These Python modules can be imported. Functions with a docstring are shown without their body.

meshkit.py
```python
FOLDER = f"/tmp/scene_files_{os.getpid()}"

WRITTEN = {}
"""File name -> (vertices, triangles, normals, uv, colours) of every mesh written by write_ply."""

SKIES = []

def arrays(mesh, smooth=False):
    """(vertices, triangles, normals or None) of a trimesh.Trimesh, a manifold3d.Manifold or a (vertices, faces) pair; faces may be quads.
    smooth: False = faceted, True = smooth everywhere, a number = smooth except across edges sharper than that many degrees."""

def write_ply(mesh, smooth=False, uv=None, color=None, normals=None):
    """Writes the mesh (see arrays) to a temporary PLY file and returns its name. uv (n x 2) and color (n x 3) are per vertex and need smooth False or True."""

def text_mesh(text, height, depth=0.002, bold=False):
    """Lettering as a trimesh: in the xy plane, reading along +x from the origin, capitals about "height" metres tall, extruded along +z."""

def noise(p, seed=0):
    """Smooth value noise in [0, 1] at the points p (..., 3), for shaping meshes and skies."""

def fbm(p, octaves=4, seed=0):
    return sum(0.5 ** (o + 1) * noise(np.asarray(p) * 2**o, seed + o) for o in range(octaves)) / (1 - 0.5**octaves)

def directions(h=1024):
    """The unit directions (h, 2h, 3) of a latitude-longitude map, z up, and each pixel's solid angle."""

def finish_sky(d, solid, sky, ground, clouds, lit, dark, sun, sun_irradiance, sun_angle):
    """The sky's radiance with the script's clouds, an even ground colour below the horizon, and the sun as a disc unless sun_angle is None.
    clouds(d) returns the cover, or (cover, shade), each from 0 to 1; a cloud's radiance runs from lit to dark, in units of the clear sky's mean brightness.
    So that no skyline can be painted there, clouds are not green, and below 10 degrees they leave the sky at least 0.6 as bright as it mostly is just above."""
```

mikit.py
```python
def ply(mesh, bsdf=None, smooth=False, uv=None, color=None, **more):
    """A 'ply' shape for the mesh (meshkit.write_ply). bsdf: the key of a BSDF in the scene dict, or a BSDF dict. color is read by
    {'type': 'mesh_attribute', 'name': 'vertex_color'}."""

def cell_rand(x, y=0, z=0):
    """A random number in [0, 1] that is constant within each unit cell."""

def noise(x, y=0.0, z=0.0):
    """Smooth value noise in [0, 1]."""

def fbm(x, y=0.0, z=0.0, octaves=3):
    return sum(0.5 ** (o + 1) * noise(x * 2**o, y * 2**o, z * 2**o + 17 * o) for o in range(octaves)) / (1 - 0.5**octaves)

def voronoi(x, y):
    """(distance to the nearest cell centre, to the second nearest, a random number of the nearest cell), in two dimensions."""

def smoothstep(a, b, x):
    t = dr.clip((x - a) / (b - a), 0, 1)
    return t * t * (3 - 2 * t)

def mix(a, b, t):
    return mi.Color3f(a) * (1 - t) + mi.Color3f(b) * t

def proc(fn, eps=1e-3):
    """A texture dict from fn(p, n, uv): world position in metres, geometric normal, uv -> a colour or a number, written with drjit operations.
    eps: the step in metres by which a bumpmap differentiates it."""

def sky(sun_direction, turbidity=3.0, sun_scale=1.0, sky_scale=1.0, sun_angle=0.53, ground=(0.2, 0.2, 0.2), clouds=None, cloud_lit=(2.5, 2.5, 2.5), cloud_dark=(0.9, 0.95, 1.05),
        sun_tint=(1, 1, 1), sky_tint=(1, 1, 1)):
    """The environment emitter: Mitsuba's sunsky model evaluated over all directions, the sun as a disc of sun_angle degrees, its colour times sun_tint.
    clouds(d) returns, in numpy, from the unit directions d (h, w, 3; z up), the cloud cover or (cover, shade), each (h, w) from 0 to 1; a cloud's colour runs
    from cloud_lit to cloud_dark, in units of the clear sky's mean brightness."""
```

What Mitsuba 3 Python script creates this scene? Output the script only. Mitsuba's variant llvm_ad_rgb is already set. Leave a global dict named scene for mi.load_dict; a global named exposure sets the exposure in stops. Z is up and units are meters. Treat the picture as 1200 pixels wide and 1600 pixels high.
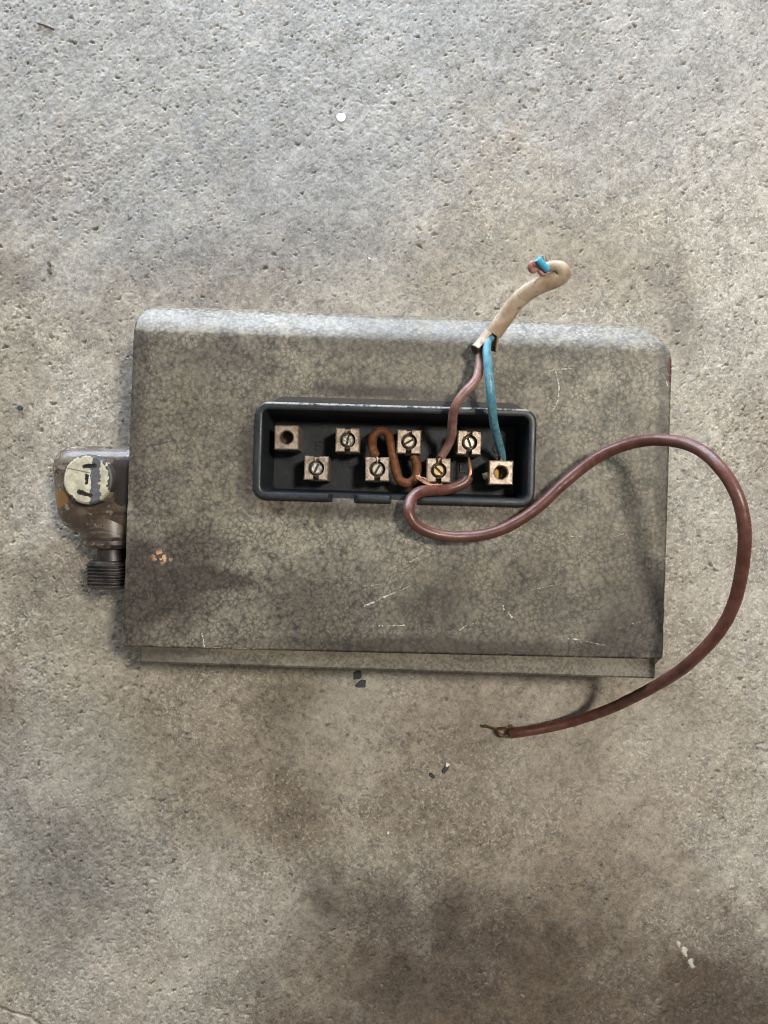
import math
import numpy as np, trimesh, manifold3d as m3, drjit as dr, mitsuba as mi, mikit, meshkit
from scipy.interpolate import CubicSpline
from shapely.geometry import Polygon
from mikit import noise, fbm, voronoi, smoothstep, mix

T = mi.ScalarTransform4f
scene, labels = {}, {}

# ------------------------------------------------------------------ camera, light, exposure
CAM_H, FOV, FZ = 0.335, 53.0, 0.010              # FZ: height of the floor
FPX = 600 / math.tan(math.radians(FOV / 2))          # focal length in pixels of a 1200 px wide frame
exposure = -0.14
scene['camera'] = {'type': 'perspective', 'fov': FOV, 'fov_axis': 'x', 'near_clip': 0.01, 'far_clip': 50.0,
                   'to_world': T().look_at(origin=[0, 0, CAM_H], target=[0, 0, 0], up=[0, 1, 0])}
# daylight through the open door beyond the top of the picture, and a lamp high on the right
scene['sky'] = {'type': 'rectangle', 'to_world': T().translate([-0.28, 0.90, 0.27]).rotate([1, 0, 0], 90).scale([0.70, 0.24, 1]),
                'emitter': {'type': 'area', 'radiance': {'type': 'rgb', 'value': [13.2, 15.2, 18.0]}}}
labels['sky'] = {'kind': 'structure', 'label': 'daylight sky in the open doorway beyond the top edge of the picture'}
scene['ceiling_lamp'] = {'type': 'disk', 'to_world': T().look_at(origin=[0.44, 0.23, 1.15], target=[0.03, 0, 0], up=[0, 1, 0]).scale(0.08),
                         'emitter': {'type': 'area', 'radiance': {'type': 'rgb', 'value': [228.0, 214.0, 190.0]}}}
labels['ceiling_lamp'] = {'kind': 'structure', 'label': 'round lamp high above the right side, outside the picture'}
scene['room_light'] = {'type': 'constant', 'radiance': {'type': 'rgb', 'value': [0.21, 0.202, 0.192]}}


def at(px, py, z):
    """The point at height z seen at (px, py) of the 1200 x 1600 photograph: for laying out by measurement."""
    s = (CAM_H - z) / FPX
    return np.array([(px - 600) * s, (800 - py) * s, z])


# ------------------------------------------------------------------ helpers
def to_mesh(m):
    if isinstance(m, m3.Manifold):
        q = m.to_mesh()
        return trimesh.Trimesh(np.array(q.vert_properties[:, :3]), np.array(q.tri_verts), process=False)
    return m


def place(mesh, matrix):
    mesh = to_mesh(mesh).copy()
    mesh.apply_transform(matrix)
    return mesh


def rot(axis, deg, t=(0, 0, 0)):
    m = trimesh.transformations.rotation_matrix(math.radians(deg), axis)
    m[:3, 3] = t
    return m


def add(key, mesh, bsdf, smooth=35, label=None, category=None, group=None, kind=None):
    base, n = key, 0
    while key in scene:
        n += 1
        key = f'{base}_{n:03d}'
    scene[key] = mikit.ply(to_mesh(mesh), bsdf, smooth=smooth)
    tag(key, label, category, group, kind)
    return key


def tag(key, label=None, category=None, group=None, kind=None):
    d = {k: v for k, v in (('label', label), ('category', category), ('group', group), ('kind', kind)) if v}
    if d:
        labels[key] = d


def box(sx, sy, sz, c=(0, 0, 0)):
    return m3.Manifold.cube([sx, sy, sz], True).translate(list(map(float, c)))


def cyl(h, r0, r1=None, c=(0, 0, 0), seg=48):
    return m3.Manifold.cylinder(h, r0, r0 if r1 is None else r1, seg, False).translate(list(map(float, c)))


def ball(r, c, seg=40):
    return m3.Manifold.sphere(r, seg).translate(list(map(float, c)))


def spline(pts, step=0.0006):
    p = np.asarray(pts, float)
    t = np.r_[0, np.cumsum(np.linalg.norm(np.diff(p, axis=0), axis=1) ** 0.5)]
    cs = CubicSpline(t, p)
    fine = cs(np.linspace(0, t[-1], 4000))
    L = np.r_[0, np.cumsum(np.linalg.norm(np.diff(fine, axis=0), axis=1))]
    n = max(6, int(L[-1] / step))
    s = np.linspace(0, L[-1], n)
    return np.stack([np.interp(s, L, fine[:, k]) for k in range(3)], 1)


def frames(p, up0=(0, 0, 1)):
    t = np.gradient(p, axis=0)
    t /= np.linalg.norm(t, axis=1, keepdims=True) + 1e-15
    u = np.asarray(up0, float)
    us = []
    for k in range(len(p)):
        u = u - t[k] * (u @ t[k])
        u /= np.linalg.norm(u) + 1e-15
        us.append(u)
    us = np.array(us)
    return t, us, np.cross(t, us)


def sweep(p, section, closed=True, caps=True, scale=None, up0=(0, 0, 1), bump=0.0, seed=0):
    """section: (n, 2) offsets along (side, up)."""
    p = np.asarray(p, float)
    t, u, s = frames(p, up0)
    sec = np.asarray(section, float)
    k = np.ones(len(p)) if scale is None else np.asarray(scale)
    v = p[:, None] + (sec[None, :, :1] * s[:, None] + sec[None, :, 1:] * u[:, None]) * k[:, None, None]
    if bump:
        c = v - p[:, None]
        q = meshkit.fbm(v.reshape(-1, 3) * 420 + seed, 3).reshape(v.shape[:2])
        v = v + c / (np.linalg.norm(c, axis=2, keepdims=True) + 1e-12) * ((q - 0.5) * bump)[..., None]
    n, m = v.shape[:2]
    i, j = np.meshgrid(np.arange(n - 1), np.arange(m), indexing='ij')
    i, j = i.ravel(), j.ravel()
    j2 = (j + 1) % m
    a, b, c, d = i * m + j, i * m + j2, (i + 1) * m + j2, (i + 1) * m + j
    f = np.vstack([np.stack([a, b, c], 1), np.stack([a, c, d], 1)])
    V = v.reshape(-1, 3)
    if caps:
        V = np.vstack([V, v[0].mean(0), v[-1].mean(0)])
        jj = np.arange(m)
        f = np.vstack([f, np.stack([(jj + 1) % m, jj, np.full(m, n * m)], 1),
                       np.stack([(n - 1) * m + jj, (n - 1) * m + (jj + 1) % m, np.full(m, n * m + 1)], 1)])
    mesh = trimesh.Trimesh(V, f, process=False)
    if mesh.volume < 0:
        mesh.invert()
    return mesh


def ring_section(a, b=None, n=20):
    q = np.arange(n) * 2 * np.pi / n
    return np.stack([np.cos(q) * a, np.sin(q) * (a if b is None else b)], 1)


def wire(pts, r, n=20, **k):
    return sweep(spline(pts), ring_section(r, n=n), **k)


def strand(pts, r=0.00022):
    return sweep(spline(pts, 0.0004), ring_section(r, n=6))


# ------------------------------------------------------------------ materials
def blobs(p, items, wob, amount=0.35):
    """Sum of soft-edged stains: items are (point, radius x, radius y, turn in degrees, strength)."""
    out = []
    for c, rx, ry, turn, k in items:
        ca, sa = math.cos(math.radians(turn)), math.sin(math.radians(turn))
        dx, dy = p.x - c[0], p.y - c[1]
        d = dr.sqrt(dr.square((dx * ca + dy * sa) / rx) + dr.square((dy * ca - dx * sa) / ry)) + (wob - 0.5) * amount * 2
        out.append(k * (1 - smoothstep(0.25, 1.15, d)))
    return out


def seg_dist(p, a, b):
    ax, ay, bx, by = a[0], a[1], b[0] - a[0], b[1] - a[1]
    L2 = bx * bx + by * by + 1e-12
    t = dr.clip(((p.x - ax) * bx + (p.y - ay) * by) / L2, 0, 1)
    return dr.sqrt(dr.square(p.x - ax - t * bx) + dr.square(p.y - ay - t * by))


def F(px, py):
    return at(px, py, FZ)


FL = (CAM_H - FZ) / FPX                                       # metres per photograph pixel on the floor
floor_dark = [(F(700, 1480), 180 * FL, 110 * FL, 20, 0.42), (F(480, 1340), 80 * FL, 170 * FL, -10, 0.30), (F(560, 1400), 150 * FL, 60 * FL, -20, 0.35),
              (F(440, 1200), 60 * FL, 130 * FL, 10, 0.30), (F(1150, 1590), 180 * FL, 120 * FL, 0, 0.40), (F(660, 1290), 110 * FL, 60 * FL, 20, 0.22), (F(760, 1170), 60 * FL, 60 * FL, 30, 0.25),
              (F(1045, 430), 36 * FL, 90 * FL, 0, 0.50), (F(1075, 530), 45 * FL, 60 * FL, 20, 0.45), (F(10, 425), 60 * FL, 50 * FL, 0, 0.45), (F(15, 1130), 50 * FL, 90 * FL, 0, 0.34), (F(30, 690), 70 * FL, 60 * FL, 0, 0.22),
              (F(90, 890), 90 * FL, 70 * FL, 30, 0.35), (F(460, 1085), 100 * FL, 50 * FL, 10, 0.42), (F(715, 1170), 40 * FL, 60 * FL, 30, 0.2), (F(1190, 700), 60 * FL, 200 * FL, 0, 0.25), (F(920, 560), 260 * FL, 120 * FL, 0, 0.18),
              (F(500, 430), 420 * FL, 110 * FL, 6, 0.30), (F(980, 1400), 160 * FL, 90 * FL, 0, 0.12), (F(300, 1290), 120 * FL, 60 * FL, 20, 0.18)]
floor_oil = [(F(820, 1640), 520 * FL, 320 * FL, 0, 0.85), (F(1180, 1640), 260 * FL, 200 * FL, 0, 0.4), (F(560, 1480), 260 * FL, 170 * FL, 15, 0.22)]
floor_grey = [(F(200, 40), 700 * FL, 420 * FL, 0, 0.72), (F(900, 60), 600 * FL, 300 * FL, 0, 0.6), (F(420, 330), 420 * FL, 180 * FL, 10, 0.4), (F(90, 1320), 240 * FL, 260 * FL, 0, 0.4)]
floor_cool = [(F(110, 1350), 150 * FL, 110 * FL, -20, 0.42), (F(30, 1450), 140 * FL, 120 * FL, 0, 0.25), (F(150, 1390), 50 * FL, 40 * FL, 0, 0.3), (F(330, 250), 200 * FL, 120 * FL, 30, 0.24),
              (F(560, 330), 200 * FL, 110 * FL, 10, 0.16), (F(760, 30), 200 * FL, 70 * FL, 0, 0.2), (F(860, 1240), 100 * FL, 40 * FL, 0, 0.15), (F(740, 560), 150 * FL, 150 * FL, 0, 0.1)]
floor_pale = [(F(190, 1530), 120 * FL, 90 * FL, 20, 0.30), (F(520, 1150), 90 * FL, 120 * FL, -20, 0.22), (F(930, 1190), 260 * FL, 110 * FL, 10, 0.26), (F(110, 1180), 130 * FL, 130 * FL, 0, 0.22),
              (F(1110, 900), 80 * FL, 180 * FL, 0, 0.2), (F(160, 1000), 120 * FL, 80 * FL, 0, 0.22), (F(1080, 620), 60 * FL, 160 * FL, 0, 0.18), (F(640, 1090), 120 * FL, 50 * FL, 10, 0.22)]


def turned(x, y, deg, f, fy=None):
    c, q = math.cos(math.radians(deg)), math.sin(math.radians(deg))
    return (x * c + y * q) * f, (y * c - x * q) * (f if fy is None else fy)


def concrete(p, n, uv):
    wx, wy = noise(*turned(p.x, p.y, 20, 210), 1) - 0.5, noise(*turned(p.x, p.y, 65, 210), 2) - 0.5
    x, y = p.x + 0.0014 * wx, p.y + 0.0014 * wy
    wob = fbm(*turned(x, y, 33, 45), 0, 4)
    wob2 = fbm(*turned(x, y, 58, 130), 4, 3)
    w = 0.6 * wob + 0.4 * wob2
    big = fbm(*turned(x, y, 25, 15), 2, 4)
    big2 = fbm(*turned(x, y, 50, 24), 7, 4)
    mid = fbm(*turned(x, y, 40, 85), 5, 4)
    mid2 = fbm(*turned(x, y, 15, 230), 6, 3)
    fine = fbm(*turned(x, y, 28, 640), 8, 3)
    grain = noise(*turned(p.x, p.y, 37, 2100), 3)
    base = mix((0.246, 0.213, 0.162), (0.300, 0.272, 0.226), smoothstep(0.32, 0.66, big))
    base = mix(base, (0.225, 0.186, 0.145), 0.65 * smoothstep(0.50, 0.70, big2))
    v = 1 + 0.42 * (mid - 0.5) + 0.38 * (mid2 - 0.5) + 0.72 * (fine - 0.5) + 0.50 * (grain - 0.5)
    # thin drags of the trowel
    drag = fbm(*turned(x, y, 42, 36, 420), 4, 3)
    v = v * (1 + 0.30 * (drag - 0.5))
    col = base * v
    # pale laitance flecks and dark specks
    zone = smoothstep(0.45, 0.66, fbm(*turned(x, y, 70, 30), 6, 3) + 0.16 * smoothstep(0.09, 0.15, p.x))
    fleck = smoothstep(0.60, 0.74, fbm(*turned(x, y, 31, 1050), 1, 3)) * zone
    col = mix(col, (0.60, 0.575, 0.51), 0.42 * fleck)
    speck = smoothstep(0.70, 0.82, fbm(*turned(x, y, 52, 560), 9, 2)) * smoothstep(0.40, 0.65, noise(*turned(x, y, 12, 36), 12))
    col = mix(col, (0.085, 0.078, 0.07), 0.55 * speck)
    clean = dr.clip(sum(blobs(p, floor_grey, w, 0.4)), 0, 0.9)  # greyer tone over the far floor and a lower left patch
    col = mix(col, mi.Color3f(0.240, 0.234, 0.219) * v, clean)
    col = col * mix((1, 1, 1), (0.25, 0.19, 0.155), dr.clip(sum(blobs(p, floor_oil, w, 0.28)), 0, 0.85))
    dark = dr.clip(0.78 * sum(blobs(p, floor_dark, w, 0.6)) * (0.7 + 0.6 * mid), 0, 0.85)
    col = col * mix((1, 1, 1), (0.21, 0.165, 0.135), dark)
    cool = dr.clip(sum(blobs(p, floor_cool, w)), 0, 0.6)
    col = col * mix((1, 1, 1), (0.55, 0.565, 0.60), cool)
    pale = dr.clip(sum(blobs(p, floor_pale, w)), 0, 0.6)
    col = mix(col, (0.50, 0.475, 0.40), 0.55 * pale * (0.6 + 0.8 * mid))
    # dirt lies in the pits
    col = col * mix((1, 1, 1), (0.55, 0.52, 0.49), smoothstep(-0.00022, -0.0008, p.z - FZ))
    # one white paint scuff at the lower right
    d = dr.minimum(seg_dist(p, F(1062, 1472), F(1074, 1492)), seg_dist(p, F(1074, 1492), F(1082, 1508)))
    scuff = (1 - smoothstep(0.0004, 0.0020, d)) * smoothstep(0.46, 0.62, fbm(*turned(x, y, 40, 600), 2, 2))
    col = mix(col, (0.72, 0.69, 0.60), 0.6 * scuff)
    return dr.clip(col, 0.02, 0.85)


def concrete_rough(p, n, uv):
    return 0.42 + 0.35 * fbm(p.x * 60, p.y * 60, 3, 3)


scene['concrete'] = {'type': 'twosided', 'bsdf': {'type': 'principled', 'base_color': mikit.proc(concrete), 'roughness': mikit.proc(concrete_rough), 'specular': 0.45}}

ZL = 0.050                                             # height of the cover's flat top


def Lp(px, py):
    return at(px, py, ZL)


LS = (CAM_H - ZL) / FPX
lid_dirt_tone = [(Lp(255, 905), 130 * LS, 120 * LS, 0, 0.75), (Lp(215, 950), 70 * LS, 100 * LS, 0, 0.5), (Lp(330, 908), 130 * LS, 22 * LS, 2, 0.6), (Lp(212, 640), 24 * LS, 190 * LS, 0, 0.6), (Lp(330, 555), 130 * LS, 32 * LS, -5, 0.5),
            (Lp(980, 950), 100 * LS, 120 * LS, 10, 0.45), (Lp(670, 950), 85 * LS, 45 * LS, 0, 0.35), (Lp(390, 720), 24 * LS, 100 * LS, 0, 0.75), (Lp(600, 800), 270 * LS, 20 * LS, -1, 0.7), (Lp(600, 700), 270 * LS, 120 * LS, -1.6, 0.25),
            (Lp(852, 730), 24 * LS, 80 * LS, 0, 0.5), (Lp(590, 612), 130 * LS, 14 * LS, -3, 0.7), (Lp(700, 1012), 400 * LS, 22 * LS, -1.5, 0.6), (Lp(1036, 760), 15 * LS, 290 * LS, 0, 0.6), (Lp(640, 540), 420 * LS, 26 * LS, -2, 0.35),
            (Lp(830, 900), 70 * LS, 70 * LS, 0, 0.3), (Lp(480, 930), 130 * LS, 70 * LS, 0, 0.3), (Lp(900, 560), 120 * LS, 40 * LS, 0, 0.3), (Lp(240, 760), 60 * LS, 60 * LS, 0, 0.3), (Lp(960, 660), 80 * LS, 60 * LS, 0, 0.2), (Lp(620, 1000), 520 * LS, 150 * LS, -1.3, 0.38), (Lp(700, 880), 90 * LS, 50 * LS, 20, 0.25), (Lp(980, 1000), 90 * LS, 60 * LS, 0, 0.3)]  # dirt stains, plus a wide tone darker toward the front edge
lid_scratch = [((570, 947), (606, 930), 1.6, 1), ((606, 930), (640, 916), 1.1, .7), ((566, 916), (592, 913), .7, .7), ((580, 978), (632, 977), .6, .9), ((714, 988), (730, 976), .8, .8), ((730, 976), (752, 972), .7, .6),
               ((786, 946), (788, 953), 1.4, 1), ((795, 957), (801, 966), 1.4, 1), ((868, 577), (874, 606), 1.0, 1), ((874, 606), (872, 626), 1.0, 1), ((872, 626), (863, 643), 1.0, 1), ((850, 582), (868, 577), .7, .6),
               ((868, 577), (892, 576), .7, .7), ((900, 614), (918, 624), .7, .7), ((893, 604), (894, 605), 1.5, 1), ((888, 998), (902, 999), 1.0, 1), ((902, 999), (948, 1009), .8, .7), ((830, 922), (876, 912), .7, .6),
               ((316, 990), (320, 1012), 1.2, .8), ((342, 828), (346, 836), .7, .9), ((888, 838), (910, 838), .7, .8), ((1040, 592), (1043, 602), .8, 1), ((640, 878), (652, 872), .7, .8), ((984, 1028), (1030, 1031), .6, .5),
               ((720, 492), (724, 500), .8, .5), ((320, 1012), (398, 1014), .8, .8), ((985, 975), (1000, 972), .8, .7), ((945, 742), (960, 746), .9, .5), ((960, 838), (975, 834), .6, .5)]
lid_cut = [((826, 920), (893, 998), .7, .8), ((228, 698), (275, 688), 1.1, .9), ((262, 670), (272, 690), 1.0, .7), ((232, 752), (246, 790), .7, .8), ((560, 925), (700, 905), .6, .3)]


def cells(p):
    x, y = turned(p.x, p.y + 0.7 * (ZL - p.z), 31, 1.0)
    wx = x * 540 + 1.0 * (noise(x * 330, y * 330, 1) - 0.5) + 0.25 * (noise(x * 900, y * 900, 4) - 0.5)
    wy = y * 540 + 1.0 * (noise(x * 330, y * 330, 7) - 0.5) + 0.25 * (noise(x * 900, y * 900, 11) - 0.5)
    return voronoi(wx, wy)


def hammertone(p, n, uv):
    x, y = p.x, p.y + 0.7 * (ZL - p.z)
    d1, d2, rnd = cells(p)
    edge = d2 - d1
    big = fbm(*turned(x, y, 30, 22), 1, 4)
    mid = fbm(*turned(x, y, 55, 110), 2, 4)
    fine = fbm(*turned(x, y, 24, 950), 4, 3)
    grain = noise(*turned(x, y, 41, 2300), 5)
    patchy = smoothstep(0.42, 0.62, fbm(*turned(x, y, 62, 210), 9, 3))
    line = (1 - smoothstep(0.0, 0.44, edge + 0.20 * (grain - 0.5))) * (0.10 + 0.90 * patchy)
    base = mix((0.122, 0.103, 0.070), (0.175, 0.153, 0.112), smoothstep(0.3, 0.7, big))
    col = base * (1 + 0.55 * (mid - 0.5) + 0.85 * (fine - 0.5) + 0.50 * (grain - 0.5) + 0.25 * (rnd - 0.5) + 0.75 * (0.42 - d1))
    col = mix(col, (0.040, 0.032, 0.022), 0.50 * line)
    col = col * (1 - 0.35 * smoothstep(0.60, 0.74, fbm(*turned(x, y, 48, 420), 13, 3)))
    wob = 0.5 * fbm(*turned(x, y, 35, 75), 6, 4) + 0.5 * mid
    dirt = dr.clip(sum(blobs(p, lid_dirt_tone, wob, 0.5)) * (0.65 + 0.7 * mid), 0, 0.88)
    col = col * mix((1, 1, 1), (0.17, 0.125, 0.110), dirt)
    # rust and bare spots at the left
    d = dr.sqrt(dr.square((x - Lp(254, 870)[0]) / (20 * LS)) + dr.square((p.y - Lp(254, 870)[1]) / (14 * LS)))
    rust = (1 - smoothstep(0.3, 1.1, d)) * smoothstep(0.50, 0.60, fbm(x * 800, y * 800, 3, 2))
    col = mix(col, (0.48, 0.27, 0.15), rust)
    d = dr.sqrt(dr.square((x - Lp(294, 878)[0]) / (6 * LS)) + dr.square((p.y - Lp(294, 878)[1]) / (4 * LS)))
    col = mix(col, (0.05, 0.025, 0.02), 1 - smoothstep(0.5, 1.1, d))
    # red primer showing at the right edge
    for q, rx, ry in ((at(1047, 541, ZL - 0.003), 6, 7), (Lp(1047, 575), 5, 14), (Lp(1047, 592), 4, 8)):
        d = dr.sqrt(dr.square((x - q[0]) / (rx * LS)) + dr.square((p.y - q[1]) / (ry * LS))) + 0.9 * (fine - 0.5)
        col = mix(col, (0.055, 0.014, 0.010), 0.95 * (1 - smoothstep(0.75, 1.0, d)))
    # scratches through the paint
    brk = noise(x * 1700, p.y * 1700, 21)
    for a, b, wpx, k in lid_scratch:
        s = seg_dist(p, Lp(*a), Lp(*b)) + (fine - 0.5) * 0.0005
        col = mix(col, (0.60, 0.56, 0.47), 0.8 * k * (1 - smoothstep(wpx * 0.3 * LS, wpx * 1.2 * LS, s)) * smoothstep(0.25, 0.6, brk))
    for a, b, wpx, k in lid_cut:
        s = seg_dist(p, Lp(*a), Lp(*b)) + (fine - 0.5) * 0.0004
        col = mix(col, (0.04, 0.035, 0.03), k * (1 - smoothstep(wpx * 0.5 * LS, wpx * 1.6 * LS, s)))
    return dr.clip(col, 0.01, 0.8)


def hammer_height(p, n, uv):
    d1, d2, rnd = cells(p)
    return smoothstep(0.0, 0.45, d2 - d1) * 0.7 + 0.5 * fbm(p.x * 700, (p.y - p.z) * 700, 2, 2)


def hammer_rough(p, n, uv):
    return 0.32 + 0.16 * smoothstep(-0.0022, -0.0004, p.z - ZL) + 0.20 * fbm(p.x * 200, p.y * 200, 3, 3)


scene['hammer_paint'] = {'type': 'twosided', 'bsdf': {'type': 'bumpmap', 'arbitrary': mikit.proc(hammer_height, 0.00025), 'scale': 0.000035,
                                                        'bsdf': {'type': 'principled', 'base_color': mikit.proc(hammertone), 'roughness': mikit.proc(hammer_rough), 'specular': 0.5}}}


def base_paint(p, n, uv):
    x, y = p.x, p.y - p.z
    fine = fbm(x * 1300, y * 1300, 1, 2)
    mid = fbm(x * 60, y * 200, 3, 4)
    col = mix((0.078, 0.066, 0.048), (0.178, 0.157, 0.118), smoothstep(0.25, 0.75, 0.55 * fine + 0.45 * mid))
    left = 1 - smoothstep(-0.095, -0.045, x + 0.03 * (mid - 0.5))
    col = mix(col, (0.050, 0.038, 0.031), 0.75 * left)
    return col


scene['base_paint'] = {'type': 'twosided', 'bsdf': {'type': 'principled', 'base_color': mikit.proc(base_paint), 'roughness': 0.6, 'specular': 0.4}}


def bakelite(p, n, uv):
    dust = fbm(p.x * 120, p.y * 120, p.z * 120, 4)
    fine = fbm(p.x * 1100, p.y * 1100, p.z * 900, 2)
    up = dr.clip(n.z, 0, 1)
    rimd = smoothstep(0.050, 0.0525, p.z)
    k = (0.02 + 0.20 * rimd) * smoothstep(0.25, 0.75, 0.6 * dust + 0.4 * fine) * (0.25 + 0.75 * up)
    col = mix((0.0125, 0.0150, 0.0180), (0.095, 0.094, 0.090), k)
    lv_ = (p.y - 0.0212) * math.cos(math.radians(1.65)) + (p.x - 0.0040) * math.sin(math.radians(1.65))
    worn = (1 - smoothstep(0.0002, 0.0006, dr.abs(lv_ - 0.0176))) * smoothstep(0.0505, 0.0515, p.z) * smoothstep(0.38, 0.55, 0.6 * dust + 0.4 * fine)  # highlight painted along the rear rim edge, broken up like dust
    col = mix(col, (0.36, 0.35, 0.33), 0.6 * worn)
    return mix(col, (0.045, 0.037, 0.030), 0.3 * smoothstep(0.62, 0.75, fbm(p.x * 260, p.y * 260, 2, 3)) * up)


def bakelite_rough(p, n, uv):
    return 0.46 - 0.20 * smoothstep(0.040, 0.051, p.z) + 0.26 * fbm(p.x * 300, p.y * 300, p.z * 300, 3)


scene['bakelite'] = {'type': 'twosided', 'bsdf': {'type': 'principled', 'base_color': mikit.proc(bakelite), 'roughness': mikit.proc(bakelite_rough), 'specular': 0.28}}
scene['letter_black'] = {'type': 'principled', 'base_color': {'type': 'rgb', 'value': [0.0025, 0.0025, 0.003]}, 'roughness': 0.6, 'specular': 0.5}
scene['gap_shade_brown'] = {'type': 'principled', 'base_color': {'type': 'rgb', 'value': [0.040, 0.034, 0.027]}, 'roughness': 0.7}


def brass(p, n, uv):
    a = fbm(p.x * 420, p.y * 420, p.z * 420, 4)
    b = fbm(p.x * 1600, p.y * 1600, p.z * 1600, 2)
    col = mix((0.20, 0.145, 0.105), (0.46, 0.375, 0.295), smoothstep(0.3, 0.66, 0.6 * a + 0.4 * b))
    side = 1 - dr.clip(n.z, 0, 1)  # side faces coloured darker in place of shade between the terminals
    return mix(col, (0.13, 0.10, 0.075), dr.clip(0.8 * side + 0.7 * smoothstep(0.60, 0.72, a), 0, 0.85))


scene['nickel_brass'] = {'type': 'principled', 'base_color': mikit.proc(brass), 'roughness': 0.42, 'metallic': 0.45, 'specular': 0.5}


def screw_col(p, n, uv):
    b = fbm(p.x * 1500, p.y * 1500, 0, 3)
    return mix((0.35, 0.32, 0.28), (0.82, 0.80, 0.76), smoothstep(0.35, 0.6, b))


scene['screw_steel'] = {'type': 'principled', 'base_color': mikit.proc(screw_col), 'roughness': 0.3, 'metallic': 0.6}
scene['screw_grimy'] = {'type': 'principled', 'base_color': {'type': 'rgb', 'value': [0.42, 0.37, 0.30]}, 'roughness': 0.4, 'metallic': 0.6}
scene['screw_gold'] = {'type': 'principled', 'base_color': {'type': 'rgb', 'value': [0.50, 0.36, 0.17]}, 'roughness': 0.28, 'metallic': 0.75}
scene['old_gold'] = {'type': 'principled', 'base_color': {'type': 'rgb', 'value': [0.13, 0.075, 0.022]}, 'roughness': 0.3, 'metallic': 0.8}
scene['copper'] = {'type': 'principled', 'base_color': {'type': 'rgb', 'value': [0.50, 0.25, 0.15]}, 'roughness': 0.38, 'metallic': 0.7}
scene['dark_copper'] = {'type': 'principled', 'base_color': {'type': 'rgb', 'value': [0.13, 0.075, 0.035]}, 'roughness': 0.45, 'metallic': 0.5}
scene['shade_brown'] = {'type': 'principled', 'base_color': {'type': 'rgb', 'value': [0.05, 0.034, 0.02]}, 'roughness': 0.8}


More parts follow.
